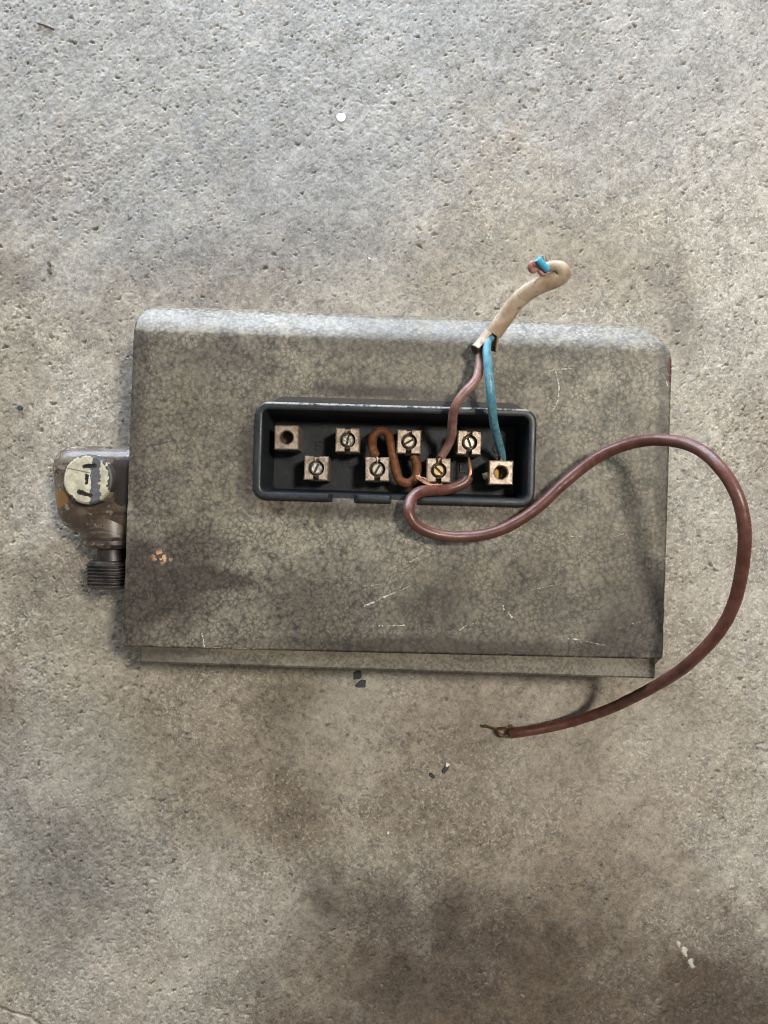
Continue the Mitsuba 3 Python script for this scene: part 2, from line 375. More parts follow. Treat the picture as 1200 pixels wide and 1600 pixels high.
def tinted(a, b, dirt, s=260.0, k=0.6):
    def fn(p, n, uv):
        q = fbm(p.x * s, p.y * s, p.z * s, 4)
        f = fbm(p.x * s * 5, p.y * s * 5, p.z * s * 5, 2)
        col = mix(a, b, smoothstep(0.3, 0.7, q)) * (1 + 0.25 * (f - 0.5))
        return mix(col, dirt, k * smoothstep(0.56, 0.72, 0.7 * q + 0.3 * f))
    return mikit.proc(fn)


scene['brown_insulation'] = {'type': 'principled', 'base_color': tinted((0.074, 0.026, 0.018), (0.122, 0.048, 0.035), (0.045, 0.021, 0.016)), 'roughness': 0.37, 'specular': 0.5}
scene['brown_core'] = {'type': 'principled', 'base_color': tinted((0.16, 0.075, 0.060), (0.27, 0.155, 0.13), (0.07, 0.038, 0.028)), 'roughness': 0.42, 'specular': 0.45}
scene['burnt_insulation'] = {'type': 'principled', 'base_color': tinted((0.085, 0.028, 0.010), (0.165, 0.060, 0.019), (0.03, 0.012, 0.007), 300.0, 0.8), 'roughness': 0.6, 'specular': 0.35}
scene['blue_core'] = {'type': 'principled', 'base_color': tinted((0.050, 0.165, 0.215), (0.125, 0.285, 0.345), (0.03, 0.075, 0.085), 320.0, 0.8), 'roughness': 0.4, 'specular': 0.45}
scene['clean_blue'] = {'type': 'principled', 'base_color': {'type': 'rgb', 'value': [0.06, 0.34, 0.52]}, 'roughness': 0.4}
scene['pink_core'] = {'type': 'principled', 'base_color': tinted((0.20, 0.075, 0.065), (0.36, 0.19, 0.165), (0.07, 0.03, 0.025)), 'roughness': 0.45}
scene['sheath'] = {'type': 'twosided', 'bsdf': {'type': 'principled', 'base_color': tinted((0.30, 0.215, 0.142), (0.44, 0.345, 0.255), (0.13, 0.09, 0.06), 230.0, 0.75), 'roughness': 0.48, 'specular': 0.45}}


def elbow_paint(p, n, uv):
    x, y, z = p.x, p.y, p.z
    a = fbm(x * 160, y * 160, z * 160, 4)
    f = fbm(x * 900, y * 900, z * 900, 3)
    col = mix((0.066, 0.047, 0.034), (0.140, 0.110, 0.083), smoothstep(0.3, 0.7, a)) * (1 + 0.7 * (f - 0.5))
    scr = fbm(x * 90 + z * 300, (y - z) * 900, 3, 3)
    col = mix(col, (0.035, 0.026, 0.020), 0.7 * smoothstep(0.56, 0.72, scr))
    col = mix(col, (0.30, 0.26, 0.21), 0.6 * smoothstep(0.66, 0.74, fbm(x * 420, y * 420, z * 420 + 3, 3)))
    chip = smoothstep(0.625, 0.645, 0.75 * a + 0.25 * f + 0.30 * smoothstep(-0.107, -0.099, x) * smoothstep(0.032, 0.040, z) * smoothstep(0.000, 0.006, y) * (1 - smoothstep(0.018, 0.024, y)))
    col = mix(col, (0.030, 0.024, 0.022), chip)
    q = at(96, 778, 0.033)
    d = dr.sqrt(dr.square((x - q[0]) / 0.006) + dr.square((y - q[1]) / 0.004)) + 1.2 * (a - 0.5)
    return mix(col, (0.19, 0.105, 0.035), 0.9 * (1 - smoothstep(0.8, 0.95, d)))


scene['elbow_paint'] = {'type': 'principled', 'base_color': mikit.proc(elbow_paint), 'roughness': 0.36, 'specular': 0.5}
ZC = 0.047


def cap_paint(p, n, uv):
    x, y = p.x, p.y
    a = fbm(x * 300, y * 300, 2, 4)
    f = fbm(x * 1300, y * 1300, 3, 2)
    col = mix((0.34, 0.305, 0.215), (0.47, 0.43, 0.32), smoothstep(0.3, 0.7, a)) * (1 + 0.35 * (f - 0.5))
    w = 0.0022 * (a - 0.5) + 0.0012 * (f - 0.5)
    bd = dr.minimum(seg_dist(p, at(152, 712, ZC), at(146.5, 748, ZC)), seg_dist(p, at(146.5, 748, ZC), at(148.5, 786, ZC)))
    band = 1 - smoothstep(0.0016, 0.0019, bd + w)
    col = mix(col, mi.Color3f(0.085, 0.082, 0.088) * (0.7 + 0.6 * f), band)
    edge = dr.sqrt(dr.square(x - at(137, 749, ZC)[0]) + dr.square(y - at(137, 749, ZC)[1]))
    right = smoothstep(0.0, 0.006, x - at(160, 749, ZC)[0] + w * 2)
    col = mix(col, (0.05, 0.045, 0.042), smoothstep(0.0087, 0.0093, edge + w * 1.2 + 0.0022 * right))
    for s, e, r in (((132.5, 728.5), (148, 727), 0.00075), ((136, 744), (135.5, 755), 0.0008), ((124, 769), (142, 774), 0.00075)):
        col = mix(col, (0.022, 0.02, 0.02), 1 - smoothstep(r * 0.8, r * 1.15, seg_dist(p, at(*s, ZC), at(*e, ZC)) + 0.4 * w))
    s = seg_dist(p, at(103, 731, ZC), at(140, 739, ZC))
    return mix(col, (0.10, 0.08, 0.05), 0.8 * (1 - smoothstep(0.0001, 0.0003, s)))


scene['cap_paint'] = {'type': 'principled', 'base_color': mikit.proc(cap_paint), 'roughness': 0.5, 'specular': 0.45}
scene['dark_iron'] = {'type': 'principled', 'base_color': tinted((0.022, 0.019, 0.018), (0.05, 0.042, 0.040), (0.10, 0.08, 0.06), 300.0, 0.4), 'roughness': 0.42, 'metallic': 0.3}
scene['white_paper'] = {'type': 'twosided', 'bsdf': {'type': 'diffuse', 'reflectance': {'type': 'rgb', 'value': [0.80, 0.82, 0.84]}}}
scene['dark_flake'] = {'type': 'twosided', 'bsdf': {'type': 'principled', 'base_color': {'type': 'rgb', 'value': [0.035, 0.04, 0.045]}, 'roughness': 0.6}}
scene['brown_bit'] = {'type': 'principled', 'base_color': {'type': 'rgb', 'value': [0.10, 0.065, 0.045]}, 'roughness': 0.8}
scene['white_stone'] = {'type': 'principled', 'base_color': {'type': 'rgb', 'value': [0.78, 0.77, 0.73]}, 'roughness': 0.6}

# ------------------------------------------------------------------ the floor: one pitted concrete sheet
rng = np.random.default_rng(11)
HX, HY, ST = 0.178, 0.234, 0.00034
gx = np.arange(-HX, HX + ST / 2, ST)
gy = np.arange(-HY, HY + ST / 2, ST)
X, Y = np.meshgrid(gx, gy)
Pq = np.stack([X, Y, X * 0], -1)
Hh = 0.00030 * (meshkit.fbm(Pq * 55, 3, 1) - 0.5) + 0.00017 * (meshkit.fbm(Pq * 330, 3, 2) - 0.5)
Hh += 0.00013 * (meshkit.noise(Pq * 1000, 5) - 0.5)


def patch(px, py, rx, ry):
    c = F(px, py)
    return np.exp(-(((X - c[0]) / (rx * FL)) ** 2 + ((Y - c[1]) / (ry * FL)) ** 2))


rough = 0.75 * patch(60, 60, 420, 330) + 0.55 * patch(900, 120, 320, 260) + 0.55 * patch(140, 1250, 260, 330) + 0.5 * patch(320, 1400, 260, 260) + 0.65 * patch(1150, 700, 160, 420) \
    + 0.45 * patch(80, 800, 200, 300) + 0.35 * patch(600, 1200, 220, 160) + 0.35 * patch(1150, 1120, 160, 160)
rough = np.clip(0.11 + rough, 0, 1) * np.clip(0.35 + 1.5 * (meshkit.fbm(Pq * 28, 3, 9) - 0.22), 0.15, 1.4)
# rougher, granular skin where the cream of the concrete has worn away
Hh += np.clip(rough, 0, 1) * 0.00050 * (meshkit.fbm(Pq * 620, 2, 21) - 0.5)
# diagonal drag marks
Hh += 0.00005 * (meshkit.fbm(np.stack([(X + Y) * 420, (X - Y) * 40, X * 0], -1), 2, 31) - 0.5)
N = 60000
cx, cy = rng.uniform(-HX, HX, N), rng.uniform(-HY, HY, N)
ok = rng.uniform(0, 1, N) < rough[np.clip(((cy + HY) / ST).astype(int), 0, len(gy) - 1), np.clip(((cx + HX) / ST).astype(int), 0, len(gx) - 1)]
for x0, y0 in zip(cx[ok], cy[ok]):
    r = min(0.00025 * math.exp(rng.normal(0, 0.38)), 0.0007)
    e, a = rng.uniform(1.0, 2.3), rng.normal(0, 0.7)
    depth = r * rng.uniform(0.7, 1.4)
    R = r * e * 1.5
    i0, i1 = np.searchsorted(gx, (x0 - R, x0 + R))
    j0, j1 = np.searchsorted(gy, (y0 - R, y0 + R))
    if i1 <= i0 or j1 <= j0:
        continue
    dx, dy = X[j0:j1, i0:i1] - x0, Y[j0:j1, i0:i1] - y0
    d = np.sqrt(((dx * math.cos(a) + dy * math.sin(a)) / (r * e)) ** 2 + ((dy * math.cos(a) - dx * math.sin(a)) / r) ** 2)
    d = d * (1 + 0.25 * np.sin(3 * np.arctan2(dy, dx) + x0 * 9e4))
    Hh[j0:j1, i0:i1] -= depth * np.clip(1 - d ** 2, 0, 1) ** 0.55
# a thin crack in the lower left corner
ck = [F(-30, 1560), F(20, 1583), F(45, 1588), F(75, 1612)]
for a, b in zip(ck[:-1], ck[1:]):
    t = np.clip(((X - a[0]) * (b[0] - a[0]) + (Y - a[1]) * (b[1] - a[1])) / ((b - a) @ (b - a)), 0, 1)
    Hh -= 0.0009 * np.exp(-((np.hypot(X - a[0] - t * (b[0] - a[0]), Y - a[1] - t * (b[1] - a[1])) + 0.0008 * (meshkit.noise(Pq * 500, 3) - 0.5)) / 0.0006) ** 2)
edge = np.minimum(np.minimum(X + HX, HX - X), np.minimum(Y + HY, HY - Y))
Hh *= np.clip(edge / 0.006, 0, 1)
ny, nx = X.shape
V = np.stack([X, Y, Hh + FZ], -1).reshape(-1, 3)
ii, jj = np.meshgrid(np.arange(ny - 1), np.arange(nx - 1), indexing='ij')
a = (ii * nx + jj).ravel()
quads = [np.stack([a, a + 1, a + nx + 1, a + nx], 1)]
# the same sheet goes on, smooth, to three metres
x1, y1 = gx[-1], gy[-1]
B = 3.0
outer = np.array([[-B, -B, 0], [-HX, -B, 0], [x1, -B, 0], [B, -B, 0], [B, -HY, 0], [B, y1, 0], [B, B, 0], [x1, B, 0], [-HX, B, 0], [-B, B, 0], [-B, y1, 0], [-B, -HY, 0]], float)
outer[:, 2] = FZ
o = len(V)
c00, c10, c11, c01 = 0, nx - 1, nx * ny - 1, nx * (ny - 1)
quads.append(np.array([[o, o + 1, c00, o + 11], [o + 1, o + 2, c10, c00], [o + 2, o + 3, o + 4, c10], [c10, o + 4, o + 5, c11], [c11, o + 5, o + 6, o + 7],
                       [c01, c11, o + 7, o + 8], [o + 10, c01, o + 8, o + 9], [o + 11, c00, c01, o + 10]]))
q = np.vstack(quads)
floor_mesh = trimesh.Trimesh(np.vstack([V, outer]), np.vstack([q[:, [0, 1, 2]], q[:, [0, 2, 3]]]), process=False)
add('concrete_floor', floor_mesh, 'concrete', smooth=True, label='worn pitted grey concrete floor with brown stains under everything', kind='structure')

# ------------------------------------------------------------------ the housing
H = 'control_box'
tag(H, 'grey hammer painted metal box with an open black terminal strip in its top', 'control box')
BLK_C, BLK_A = np.array([0.0040, 0.0212, 0.0]), -1.65      # centre and turn of the terminal strip
BW, BH = 0.1036, 0.0362
ca, sa = math.cos(math.radians(BLK_A)), math.sin(math.radians(BLK_A))

# cover: a grid over the plan, rear edge rolled over, rear corners rounded, sides with a tight fillet
FLc, FRc, RLc, RRc = at(190, 1010, ZL)[:2], at(1037, 1030, ZL)[:2], np.array([-0.0925, 0.0797]), np.array([0.1073, 0.0716])
# profile of the rolled rear edge by its tilt: a soft crease, a long slope, then straight down
arc = np.linspace(0, 0.0200, 60)
tilt = np.radians(np.interp(arc, [0, 0.0018, 0.0110, 0.0140, 0.0200], [0, 25, 36, 60, 90]))
back = np.r_[0, np.cumsum(np.diff(arc) * np.cos((tilt[1:] + tilt[:-1]) / 2))]
fall = np.r_[0, np.cumsum(np.diff(arc) * np.sin((tilt[1:] + tilt[:-1]) / 2))]
ROLL = back[-1]
dr_rows = np.r_[ROLL - back[::-1], np.arange(ROLL + 0.0005, 0.1300, 0.0005)]
LEN = 0.1286
dr_rows = np.r_[dr_rows[dr_rows < LEN - 0.0012], LEN - np.array([0.0009, 0.0006, 0.0003, 0.00012, 0.0])]
edge_s = np.array([0, 0.0001, 0.0003, 0.0006, 0.0010, 0.0015]) / 0.200
cols = np.r_[edge_s, np.linspace(0.0020 / 0.2, 1 - 0.0020 / 0.2, 396), 1 - edge_s[::-1]]
rows = []
for d in dr_rows:
    t = d / LEN
    L0, R0 = RLc + (FLc - RLc) * t, RRc + (FRc - RRc) * t
    Wd = np.linalg.norm(R0 - L0)
    il = 0.0100 - math.sqrt(max(0.0100 ** 2 - max(0.0100 - d, 0) ** 2, 0))
    ir = 0.0180 - math.sqrt(max(0.0180 ** 2 - max(0.0180 - d, 0) ** 2, 0))
    s = (il + cols * (Wd - il - ir)) / Wd
    pt = L0[None] + (R0 - L0)[None] * s[:, None]
    ds = np.minimum(cols, 1 - cols) * (Wd - il - ir)
    z = np.full(len(cols), ZL)
    z -= np.interp(ROLL - d, back, fall) if d < ROLL else 0.0
    v = np.clip((0.0012 - ds) / 0.0012, 0, 1)
    z -= 0.0012 * (1 - np.sqrt(1 - v * v))
    w = np.clip((0.0006 - (LEN - d)) / 0.0006, 0, 1)
    z -= 0.0006 * (1 - math.sqrt(max(1 - w * w, 0)))
    rows.append(np.column_stack([pt, z]))
G = np.array(rows)
wave = meshkit.fbm(G * [30, 30, 0] + 4, 3, 3) - 0.5
G[..., 2] += 0.00035 * wave
# nicked edges
nick = np.clip(meshkit.noise(G * [260, 260, 0], 12) - 0.72, 0, 1) * 0.0022
G[-3:, :, 2] -= nick[-3:]
G[:, :4, 2] -= nick[:, :4]
G[:, -4:, 2] -= nick[:, -4:]
nr, nc = G.shape[:2]
ctr = (G[:-1, :-1] + G[1:, 1:]) / 2
lu = (ctr[..., 0] - BLK_C[0]) * ca + (ctr[..., 1] - BLK_C[1]) * sa
lv = -(ctr[..., 0] - BLK_C[0]) * sa + (ctr[..., 1] - BLK_C[1]) * ca
keep = ~((np.abs(lu) < BW / 2 - 0.0016) & (np.abs(lv) < BH / 2 - 0.0016))
ii, jj = np.nonzero(keep)
k0 = ii * nc + jj
quad = np.stack([k0, k0 + nc, k0 + nc + 1, k0 + 1], 1)
loop = np.r_[(nr - 1) * nc + np.arange(nc), (np.arange(nr - 2, -1, -1)) * nc + nc - 1, np.arange(nc - 2, -1, -1), np.arange(1, nr - 1) * nc]
GV = G.reshape(-1, 3)
low = GV[loop].copy()
low[:, 2] = FZ + 0.003
low[:nc, 2] = 0.041
low[:nc, 1] -= 0.0036
bi = len(GV) + np.arange(len(loop))
nxt = np.roll(np.arange(len(loop)), -1)
quad = np.vstack([quad, np.stack([loop, bi, bi[nxt], loop[nxt]], 1)])
cover = trimesh.Trimesh(np.vstack([GV, low]), np.vstack([quad[:, [0, 1, 2]], quad[:, [0, 2, 3]]]), process=False)
cover.merge_vertices()
add(H + '__cover', cover, 'hammer_paint', smooth=40, label='scratched cover with a rolled rear edge')

# the frame under the cover: its front lip shows below the cover's edge
zb = 0.0486
fl, fr = at(217, 1036, zb)[:2], at(1024, 1061, zb)[:2]
dirx = (fr - fl) / np.linalg.norm(fr - fl)
diry = np.array([-dirx[1], dirx[0]])
wid = np.linalg.norm(fr - fl)


def slab(w0, w1, d0, d1, z0, z1, bev=0.0008):
    c = [fl + dirx * w0 + diry * d0, fl + dirx * w1 + diry * d0, fl + dirx * w1 + diry * d1, fl + dirx * w0 + diry * d1]
    pts = []
    g = np.mean(c, axis=0)
    for q in c:
        s = np.sign([(q - g) @ dirx, (q - g) @ diry])
        inn = q - dirx * s[0] * bev - diry * s[1] * bev
        pts += [[*q, z0], [*q, z1 - bev], [*inn, z1]]
    return m3.Manifold.hull_points(np.array(pts))


frame = slab(0, wid, 0, 0.0115, FZ, zb) + slab(0.001, wid - 0.001, 0.002, 0.120, FZ, 0.026)
frame = to_mesh(frame.refine_to_length(0.004))
add(H + '__base_frame', frame, 'base_paint', smooth=25, label='lower frame whose speckled lip shows along the front')

# terminal strip: sweep of the rim and well around a rounded rectangle
prof = [(0.0, 0.0488), (0.0, 0.0516), (0.0002, 0.0521), (0.0008, 0.0525), (0.0021, 0.0525), (0.0027, 0.0522), (0.0030, 0.0515), (0.0034, 0.046), (0.0042, 0.0345), (0.0048, 0.033), (0.0052, 0.033)]


def rrect(w, h, r, ns=60, nh=24, na=10):
    out = []
    for (cx_, cy_, a0) in ((w / 2 - r, h / 2 - r, 0), (-w / 2 + r, h / 2 - r, 90), (-w / 2 + r, -h / 2 + r, 180), (w / 2 - r, -h / 2 + r, 270)):
        ang = np.radians(a0 + np.linspace(0, 90, na))
        out.append(np.stack([cx_ + r * np.cos(ang), cy_ + r * np.sin(ang)], 1))
        n = {0: 2 * ns, 90: nh, 180: 2 * ns, 270: nh}[a0]
        nx_ = {0: (-w / 2 + r, h / 2), 90: (-w / 2, -h / 2 + r), 180: (w / 2 - r, -h / 2), 270: (w / 2, h / 2 - r)}[a0]
        p0 = out[-1][-1]
        out.append(p0 + (np.array(nx_) - p0) * (np.arange(1, n) / n)[:, None])
    return np.vstack(out)


rings = []
for d, z in prof:
    c = rrect(BW - 2 * d, BH - 2 * d, max(0.0052 - d, 0.0016))
    zz = np.full(len(c), z)
    if z > 0.0480:
        for u0, u1 in ((-0.0236, -0.0136), (-0.0015, 0.0094)):
            m = np.clip(np.minimum(c[:, 0] - u0, u1 - c[:, 0]) / 0.0006, 0, 1) * (c[:, 1] < 0) * (np.abs(c[:, 1]) > BH / 2 - 0.008)
            zz = np.minimum(zz, z - m * max(z - 0.0499, 0))
    rings.append(np.column_stack([c, zz]))
R_ = np.array(rings)
nR, mR = R_.shape[:2]
ii, jj = np.meshgrid(np.arange(nR - 1), np.arange(mR), indexing='ij')
ii, jj = ii.ravel(), jj.ravel()
j2 = (jj + 1) % mR
quad = np.stack([ii * mR + jj, ii * mR + j2, (ii + 1) * mR + j2, (ii + 1) * mR + jj], 1)
f = np.vstack([quad[:, [0, 1, 2]], quad[:, [0, 2, 3]]])
cv = len(R_.reshape(-1, 3))
j = np.arange(mR)
f = np.vstack([f, np.stack([(nR - 1) * mR + j, (nR - 1) * mR + (j + 1) % mR, np.full(mR, cv)], 1)])
strip = trimesh.Trimesh(np.vstack([R_.reshape(-1, 3), [[0, 0, 0.033]]]), f, process=False)
MB = rot([0, 0, 1], BLK_A, BLK_C)
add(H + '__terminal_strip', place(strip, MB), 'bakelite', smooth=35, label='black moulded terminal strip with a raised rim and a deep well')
gk = trimesh.creation.extrude_polygon(Polygon(rrect(BW - 0.0085, BH, 0.006) + [0.0005, 0.0022]).difference(Polygon(rrect(BW - 0.003, BH - 0.003, 0.004))).buffer(0), 0.0011)
gk.apply_translation([0, 0, 0.0494])
add(H + '__gap_shade', place(gk, MB), 'gap_shade_brown', smooth=False)  # thin dark plate stands in for shade in the gap behind the rim

# terminals
ZT = 0.0472
TS, TH = 0.0090, 0.0142
SL = 0.0022
tops = [(447.5, 683.5, 'open', 0), (494, 731.5, 'screw_steel', 68), (543, 687.5, 'screw_steel', 78), (589.5, 733, 'screw_grimy', 60), (639, 690, 'screw_grimy', 32), (685.5, 735, 'screw_gold', -45),
        (733.5, 691.5, 'screw_grimy', -68), (783, 738.5, 'open', 0)]
for k, (px, py, kind, ang) in enumerate(tops):
    b = m3.Manifold.hull_points(np.array([[sx * (TS / 2 - e), sy * (TS / 2 - e), z] for sx in (-1, 1) for sy in (-1, 1) for e, z in ((0, -TH), (0, -0.0004), (0.0004, 0))]))
    if kind == 'open':
        b = b - cyl(0.010, 0.00245, c=(0, 0, -0.0095)) - cyl(0.0006, 0.0024, 0.0030, c=(0, 0, -0.0005))
    else:
        b = b - cyl(0.010, 0.0030, c=(0, 0, -0.0034)) - box(SL, 0.006, 0.007, (0, 0.0045, -0.0020)) - box(SL, 0.006, 0.011, (0, -0.0045, -0.0040))
    if k == 7:                                            # the lug squashed out of the last terminal
        b = b + m3.Manifold.hull_points(np.array([[-0.0040, 0.0006, -0.0026], [-0.0068, -0.0004, -0.0030], [-0.0060, -0.0024, -0.0034], [-0.0040, -0.0032, -0.0028], [-0.0040, -0.002, -0.0014], [-0.0040, 0, -0.0016]]))
    mt = rot([0, 0, 1], BLK_A + (0.8, -0.6, 0.2, 0.9, -0.4, 0.5, -0.9, 0.3)[k], at(px, py, ZT))
    key = add(H + '__terminal', place(b, mt), 'nickel_brass', smooth=25, label={0: 'empty terminal block with an open dark hole', 7: 'terminal block with a brass lined hole and a squashed lug'}.get(k))
    if kind != 'open':
        s = cyl(0.0022, 0.00222, 0.00215, c=(0, 0, -0.0034)) + cyl(0.0006, 0.00215, 0.0017, c=(0, 0, -0.0012))
        s = s - box(0.00085, 0.006, 0.0016, (0, 0, -0.0007)).rotate([0, 0, ang - 90])
        add(key + '__screw', place(s, mt), kind, smooth=25, label='bright brass coloured slotted screw' if kind == 'screw_gold' else None)
        rg = cyl(0.0004, 0.0031, c=(0, 0, -0.0030)) - cyl(0.001, 0.0021, c=(0, 0, -0.0033))
        rg = rg + (box(0.00083, 0.0041, 0.0003, (0, 0, -0.0013)) ^ cyl(0.002, 0.0021, c=(0, 0, -0.002))).rotate([0, 0, ang - 90])  # dark sliver in the slot stands in for its shade
        add(key + '__shade_fill', place(rg, mt), 'shade_brown', smooth=25)
    elif k == 0:
        add(key + '__shade_fill', place(cyl(0.0006, 0.0024, c=(0, 0, -0.0094)), mt), 'shade_brown', smooth=25)  # dark disc stands in for shade at the bottom of the hole
    elif k == 7:
        cp = to_mesh(cyl(0.0045, 0.00235, c=(0, 0, -0.0100)) - box(0.0009, 0.008, 0.004, (0.0003, 0, -0.0055)))
        add(key + '__screw', place(cp, mt), 'old_gold', smooth=25)
# letters moulded in the floor of the well
for ch, px, py in (('S', 499.5, 696), ('H', 543, 723), ('I', 595, 697), ('M', 629, 723), ('R', 677.5, 702), ('L', 723.5, 729)):
    t = meshkit.text_mesh(ch, 0.0043, 0.0007)
    c = t.bounds.mean(0)
    t.apply_translation([-c[0], -c[1], 0])
    add(H + '__letter', place(t, rot([0, 0, 1], BLK_A, at(px, py, 0.03302))), 'letter_black', smooth=False, label=f'moulded letter {ch}')

# inlet elbow at the left
body = m3.Manifold.batch_hull([ball(0.0085, (-0.1200, 0.0172, 0.0345)), ball(0.0110, (-0.1178, 0.0025, 0.0300)), ball(0.0085, (-0.1200, 0.0172, 0.024)), ball(0.0110, (-0.1178, 0.0025, 0.0225)),
                               ball(0.0085, (-0.0935, 0.0172, 0.0345)), ball(0.0110, (-0.0935, 0.0025, 0.0300)), ball(0.011, (-0.0935, 0.005, 0.0225))])
body = to_mesh(body.refine_to_length(0.0012))
body.vertices += body.vertex_normals * (0.0004 * (meshkit.fbm(body.vertices * 180, 3, 4) - 0.5))[:, None]
E = H + '__inlet_elbow'
add(E, body, 'elbow_paint', smooth=40, label='chipped pipe elbow with a round screw cap')
cc = at(137, 749, ZC)
cap = m3.Manifold.revolve(m3.CrossSection([[[0, 0], [0.0094, 0], [0.0094, 0.0098], [0.0091, 0.0104], [0.0085, 0.0107], [0, 0.0107]]]), 72)
for s, e in (((132.5, 728.5), (148, 727)), ((136, 744), (135.5, 755)), ((124, 769), (142, 774))):
    p0, p1 = at(*s, ZC) - cc, at(*e, ZC) - cc
    L = np.linalg.norm(p1 - p0)
    cap = cap - box(L, 0.0010, 0.0016, (0, 0, 0)).rotate([0, 0, math.degrees(math.atan2(p1[1] - p0[1], p1[0] - p0[0]))]).translate([*((p0 + p1)[:2] / 2), 0.0107])
cap = to_mesh(cap)
cap.apply_translation([cc[0], cc[1], ZC - 0.0107])
add(E + '__screw_cap', cap, 'cap_paint', smooth=25, label='round cream painted cap with chipped marks')
AX = -0.1082


def lathe_y(profile, key, mat, sm=30):
    m = trimesh.creation.revolve(np.array(profile), sections=64)
    m.apply_transform(rot([1, 0, 0], 90, (AX, 0, 0.028)))        # lathe axis +z becomes -y
    if m.volume < 0:
        m.invert()
    add(key, m, mat, smooth=sm)


lathe_y([(0, 0.002), (0.0118, 0.002), (0.0121, 0.0075), (0.0121, 0.0098), (0.0112, 0.0112), (0.0112, 0.0128), (0.0095, 0.0142), (0, 0.0142)], E + '__collar', 'elbow_paint')
lathe_y([(0, 0.0135), (0.0060, 0.0136), (0.0058, 0.0170), (0.0064, 0.0200), (0, 0.0200)], E + '__neck', 'dark_iron')
th = [(0, 0.0192), (0.0084, 0.0192), (0.0092, 0.0199)]
y0 = 0.0202
for k in range(7):
    th += [(0.0092, y0), (0.0101, y0 + 0.0005), (0.0101, y0 + 0.0008), (0.0092, y0 + 0.0012)]
    y0 += 0.00135
th += [(0.0088, y0), (0.0080, y0 + 0.0006), (0.0066, y0 + 0.0006), (0.0064, y0 - 0.004), (0, y0 - 0.004)]
lathe_y(th, E + '__thread', 'dark_iron', 20)

# ------------------------------------------------------------------ wires
# 1. the long brown wire
Wn = 'brown_wire'
tag(Wn, 'long reddish brown wire looping from the terminal strip over the right side to the floor', 'wire')
lw = [(731, 746, .0445), (724, 755, .0450), (708, 762, .0458), (690, 766, .0475), (668, 767, .0515), (650, 772, .0548), (640, 785, .0570), (638.5, 801, .0590), (646, 818, .0590), (664, 830, .0580), (695, 838, .0570),
      (740, 838, .0565), (780, 829, .0570), (815, 811, .0575), (845, 789, .0580), (875, 760, .0585), (906, 733, .0590), (940, 709, .0620), (980, 694, .0670), (1020, 688, .0740), (1060, 690, .0810),
      (1095, 703, .0885), (1125, 730, .0945), (1147, 766, .0975), (1159, 806, .0980), (1163, 850, .0960), (1158, 900, .0915), (1145, 947, .0860), (1120, 991, .0790), (1085, 1030, .0700), (1045, 1060, .0560), (1000, 1085, .0415),
      (950, 1108, .0270), (900, 1126, .0180), (850, 1138, .0150), (797, 1146, .0128)]
lp = [at(*q) for q in lw]
lp = spline(lp)
lp = lp + 0.0011 * (np.stack([meshkit.fbm(lp * 38 + 5 * k, 2, 40 + k) for k in range(3)], 1) - 0.5) * np.clip(np.minimum(np.arange(len(lp)), len(lp) - 1 - np.arange(len(lp))) / 40, 0, 1)[:, None]
add(Wn + '__insulation', sweep(lp, ring_section(0.00206, n=24), bump=0.00022, seed=3), 'brown_insulation', smooth=50)
for s in range(7):
    o = rng.normal(0, 1.1, (3, 2))
    add(Wn + '__copper_strand', strand([at(733 + o[0, 0], 712, .0425), at(734 + o[1, 0], 725 + o[1, 1], .0440), at(735 + o[1, 0], 738, .0448), at(732 + o[2, 0], 747 + o[2, 1] * .4, .0447)], 0.00030), 'copper', smooth=True)
ends = [[(800, 1147), (786, 1150), (779, 1147), (774, 1140), (768, 1137), (756, 1135)], [(800, 1143), (794, 1140), (785, 1140), (776, 1139), (770, 1137), (757, 1133)], [(803, 1144), (797, 1137), (790, 1137), (780, 1138), (773, 1139)],
        [(799, 1149), (787, 1151), (780, 1149), (775, 1143), (771, 1138)], [(801, 1140), (800, 1136), (799, 1132)], [(798, 1139), (788, 1139), (778, 1139.5)], [(799, 1148), (788, 1149), (781, 1146), (776, 1141)]]
for e in ends:
    add(Wn + '__copper_strand', strand([at(x_, y_, FZ + 0.0022 + 0.0012 * math.sin(i + x_)) for i, (x_, y_) in enumerate(e)], 0.00042), 'dark_copper', smooth=True)

# 2. the burnt jumper
J = 'jumper_wire'
tag(J, 'short rust brown S bent jumper wire joining two neighbouring terminals', 'wire')
jw = [(586.5, 712, .0448), (583.5, 704, .0450), (581.5, 693, .0440), (583.5, 682, .0430), (591, 674.5, .0425), (600, 674.5, .0425), (607, 681, .0430), (610.5, 694, .0440), (613, 708, .0445), (616.5, 724, .0445), (620, 740, .0440),
      (624.5, 750, .0435), (632, 754.5, .0430), (641, 753.5, .0428), (648.5, 747, .0430), (651.5, 736, .0430), (650, 722, .0430), (645, 711, .0432)]
add(J + '__insulation', sweep(spline([at(*q) for q in jw]), ring_section(0.00172, n=20), bump=0.0005, seed=8), 'burnt_insulation', smooth=50)
for s in range(4):
    o = rng.normal(0, 0.8, 4)
    add(J + '__copper_strand', strand([at(587 + o[0], 712, .0449), at(589 + o[1], 717, .0462), at(589.5 + o[2], 722, .0458)], 0.00032), 'screw_steel' if s < 2 else 'copper', smooth=True)
for s in range(3):
    o = rng.normal(0, 0.8, 4)
    add(J + '__copper_strand', strand([at(645 + o[0], 713, .0432), at(641 + o[1], 707, .0435), at(639 + o[2], 702, .0440)], 0.00032), 'dark_copper', smooth=True)

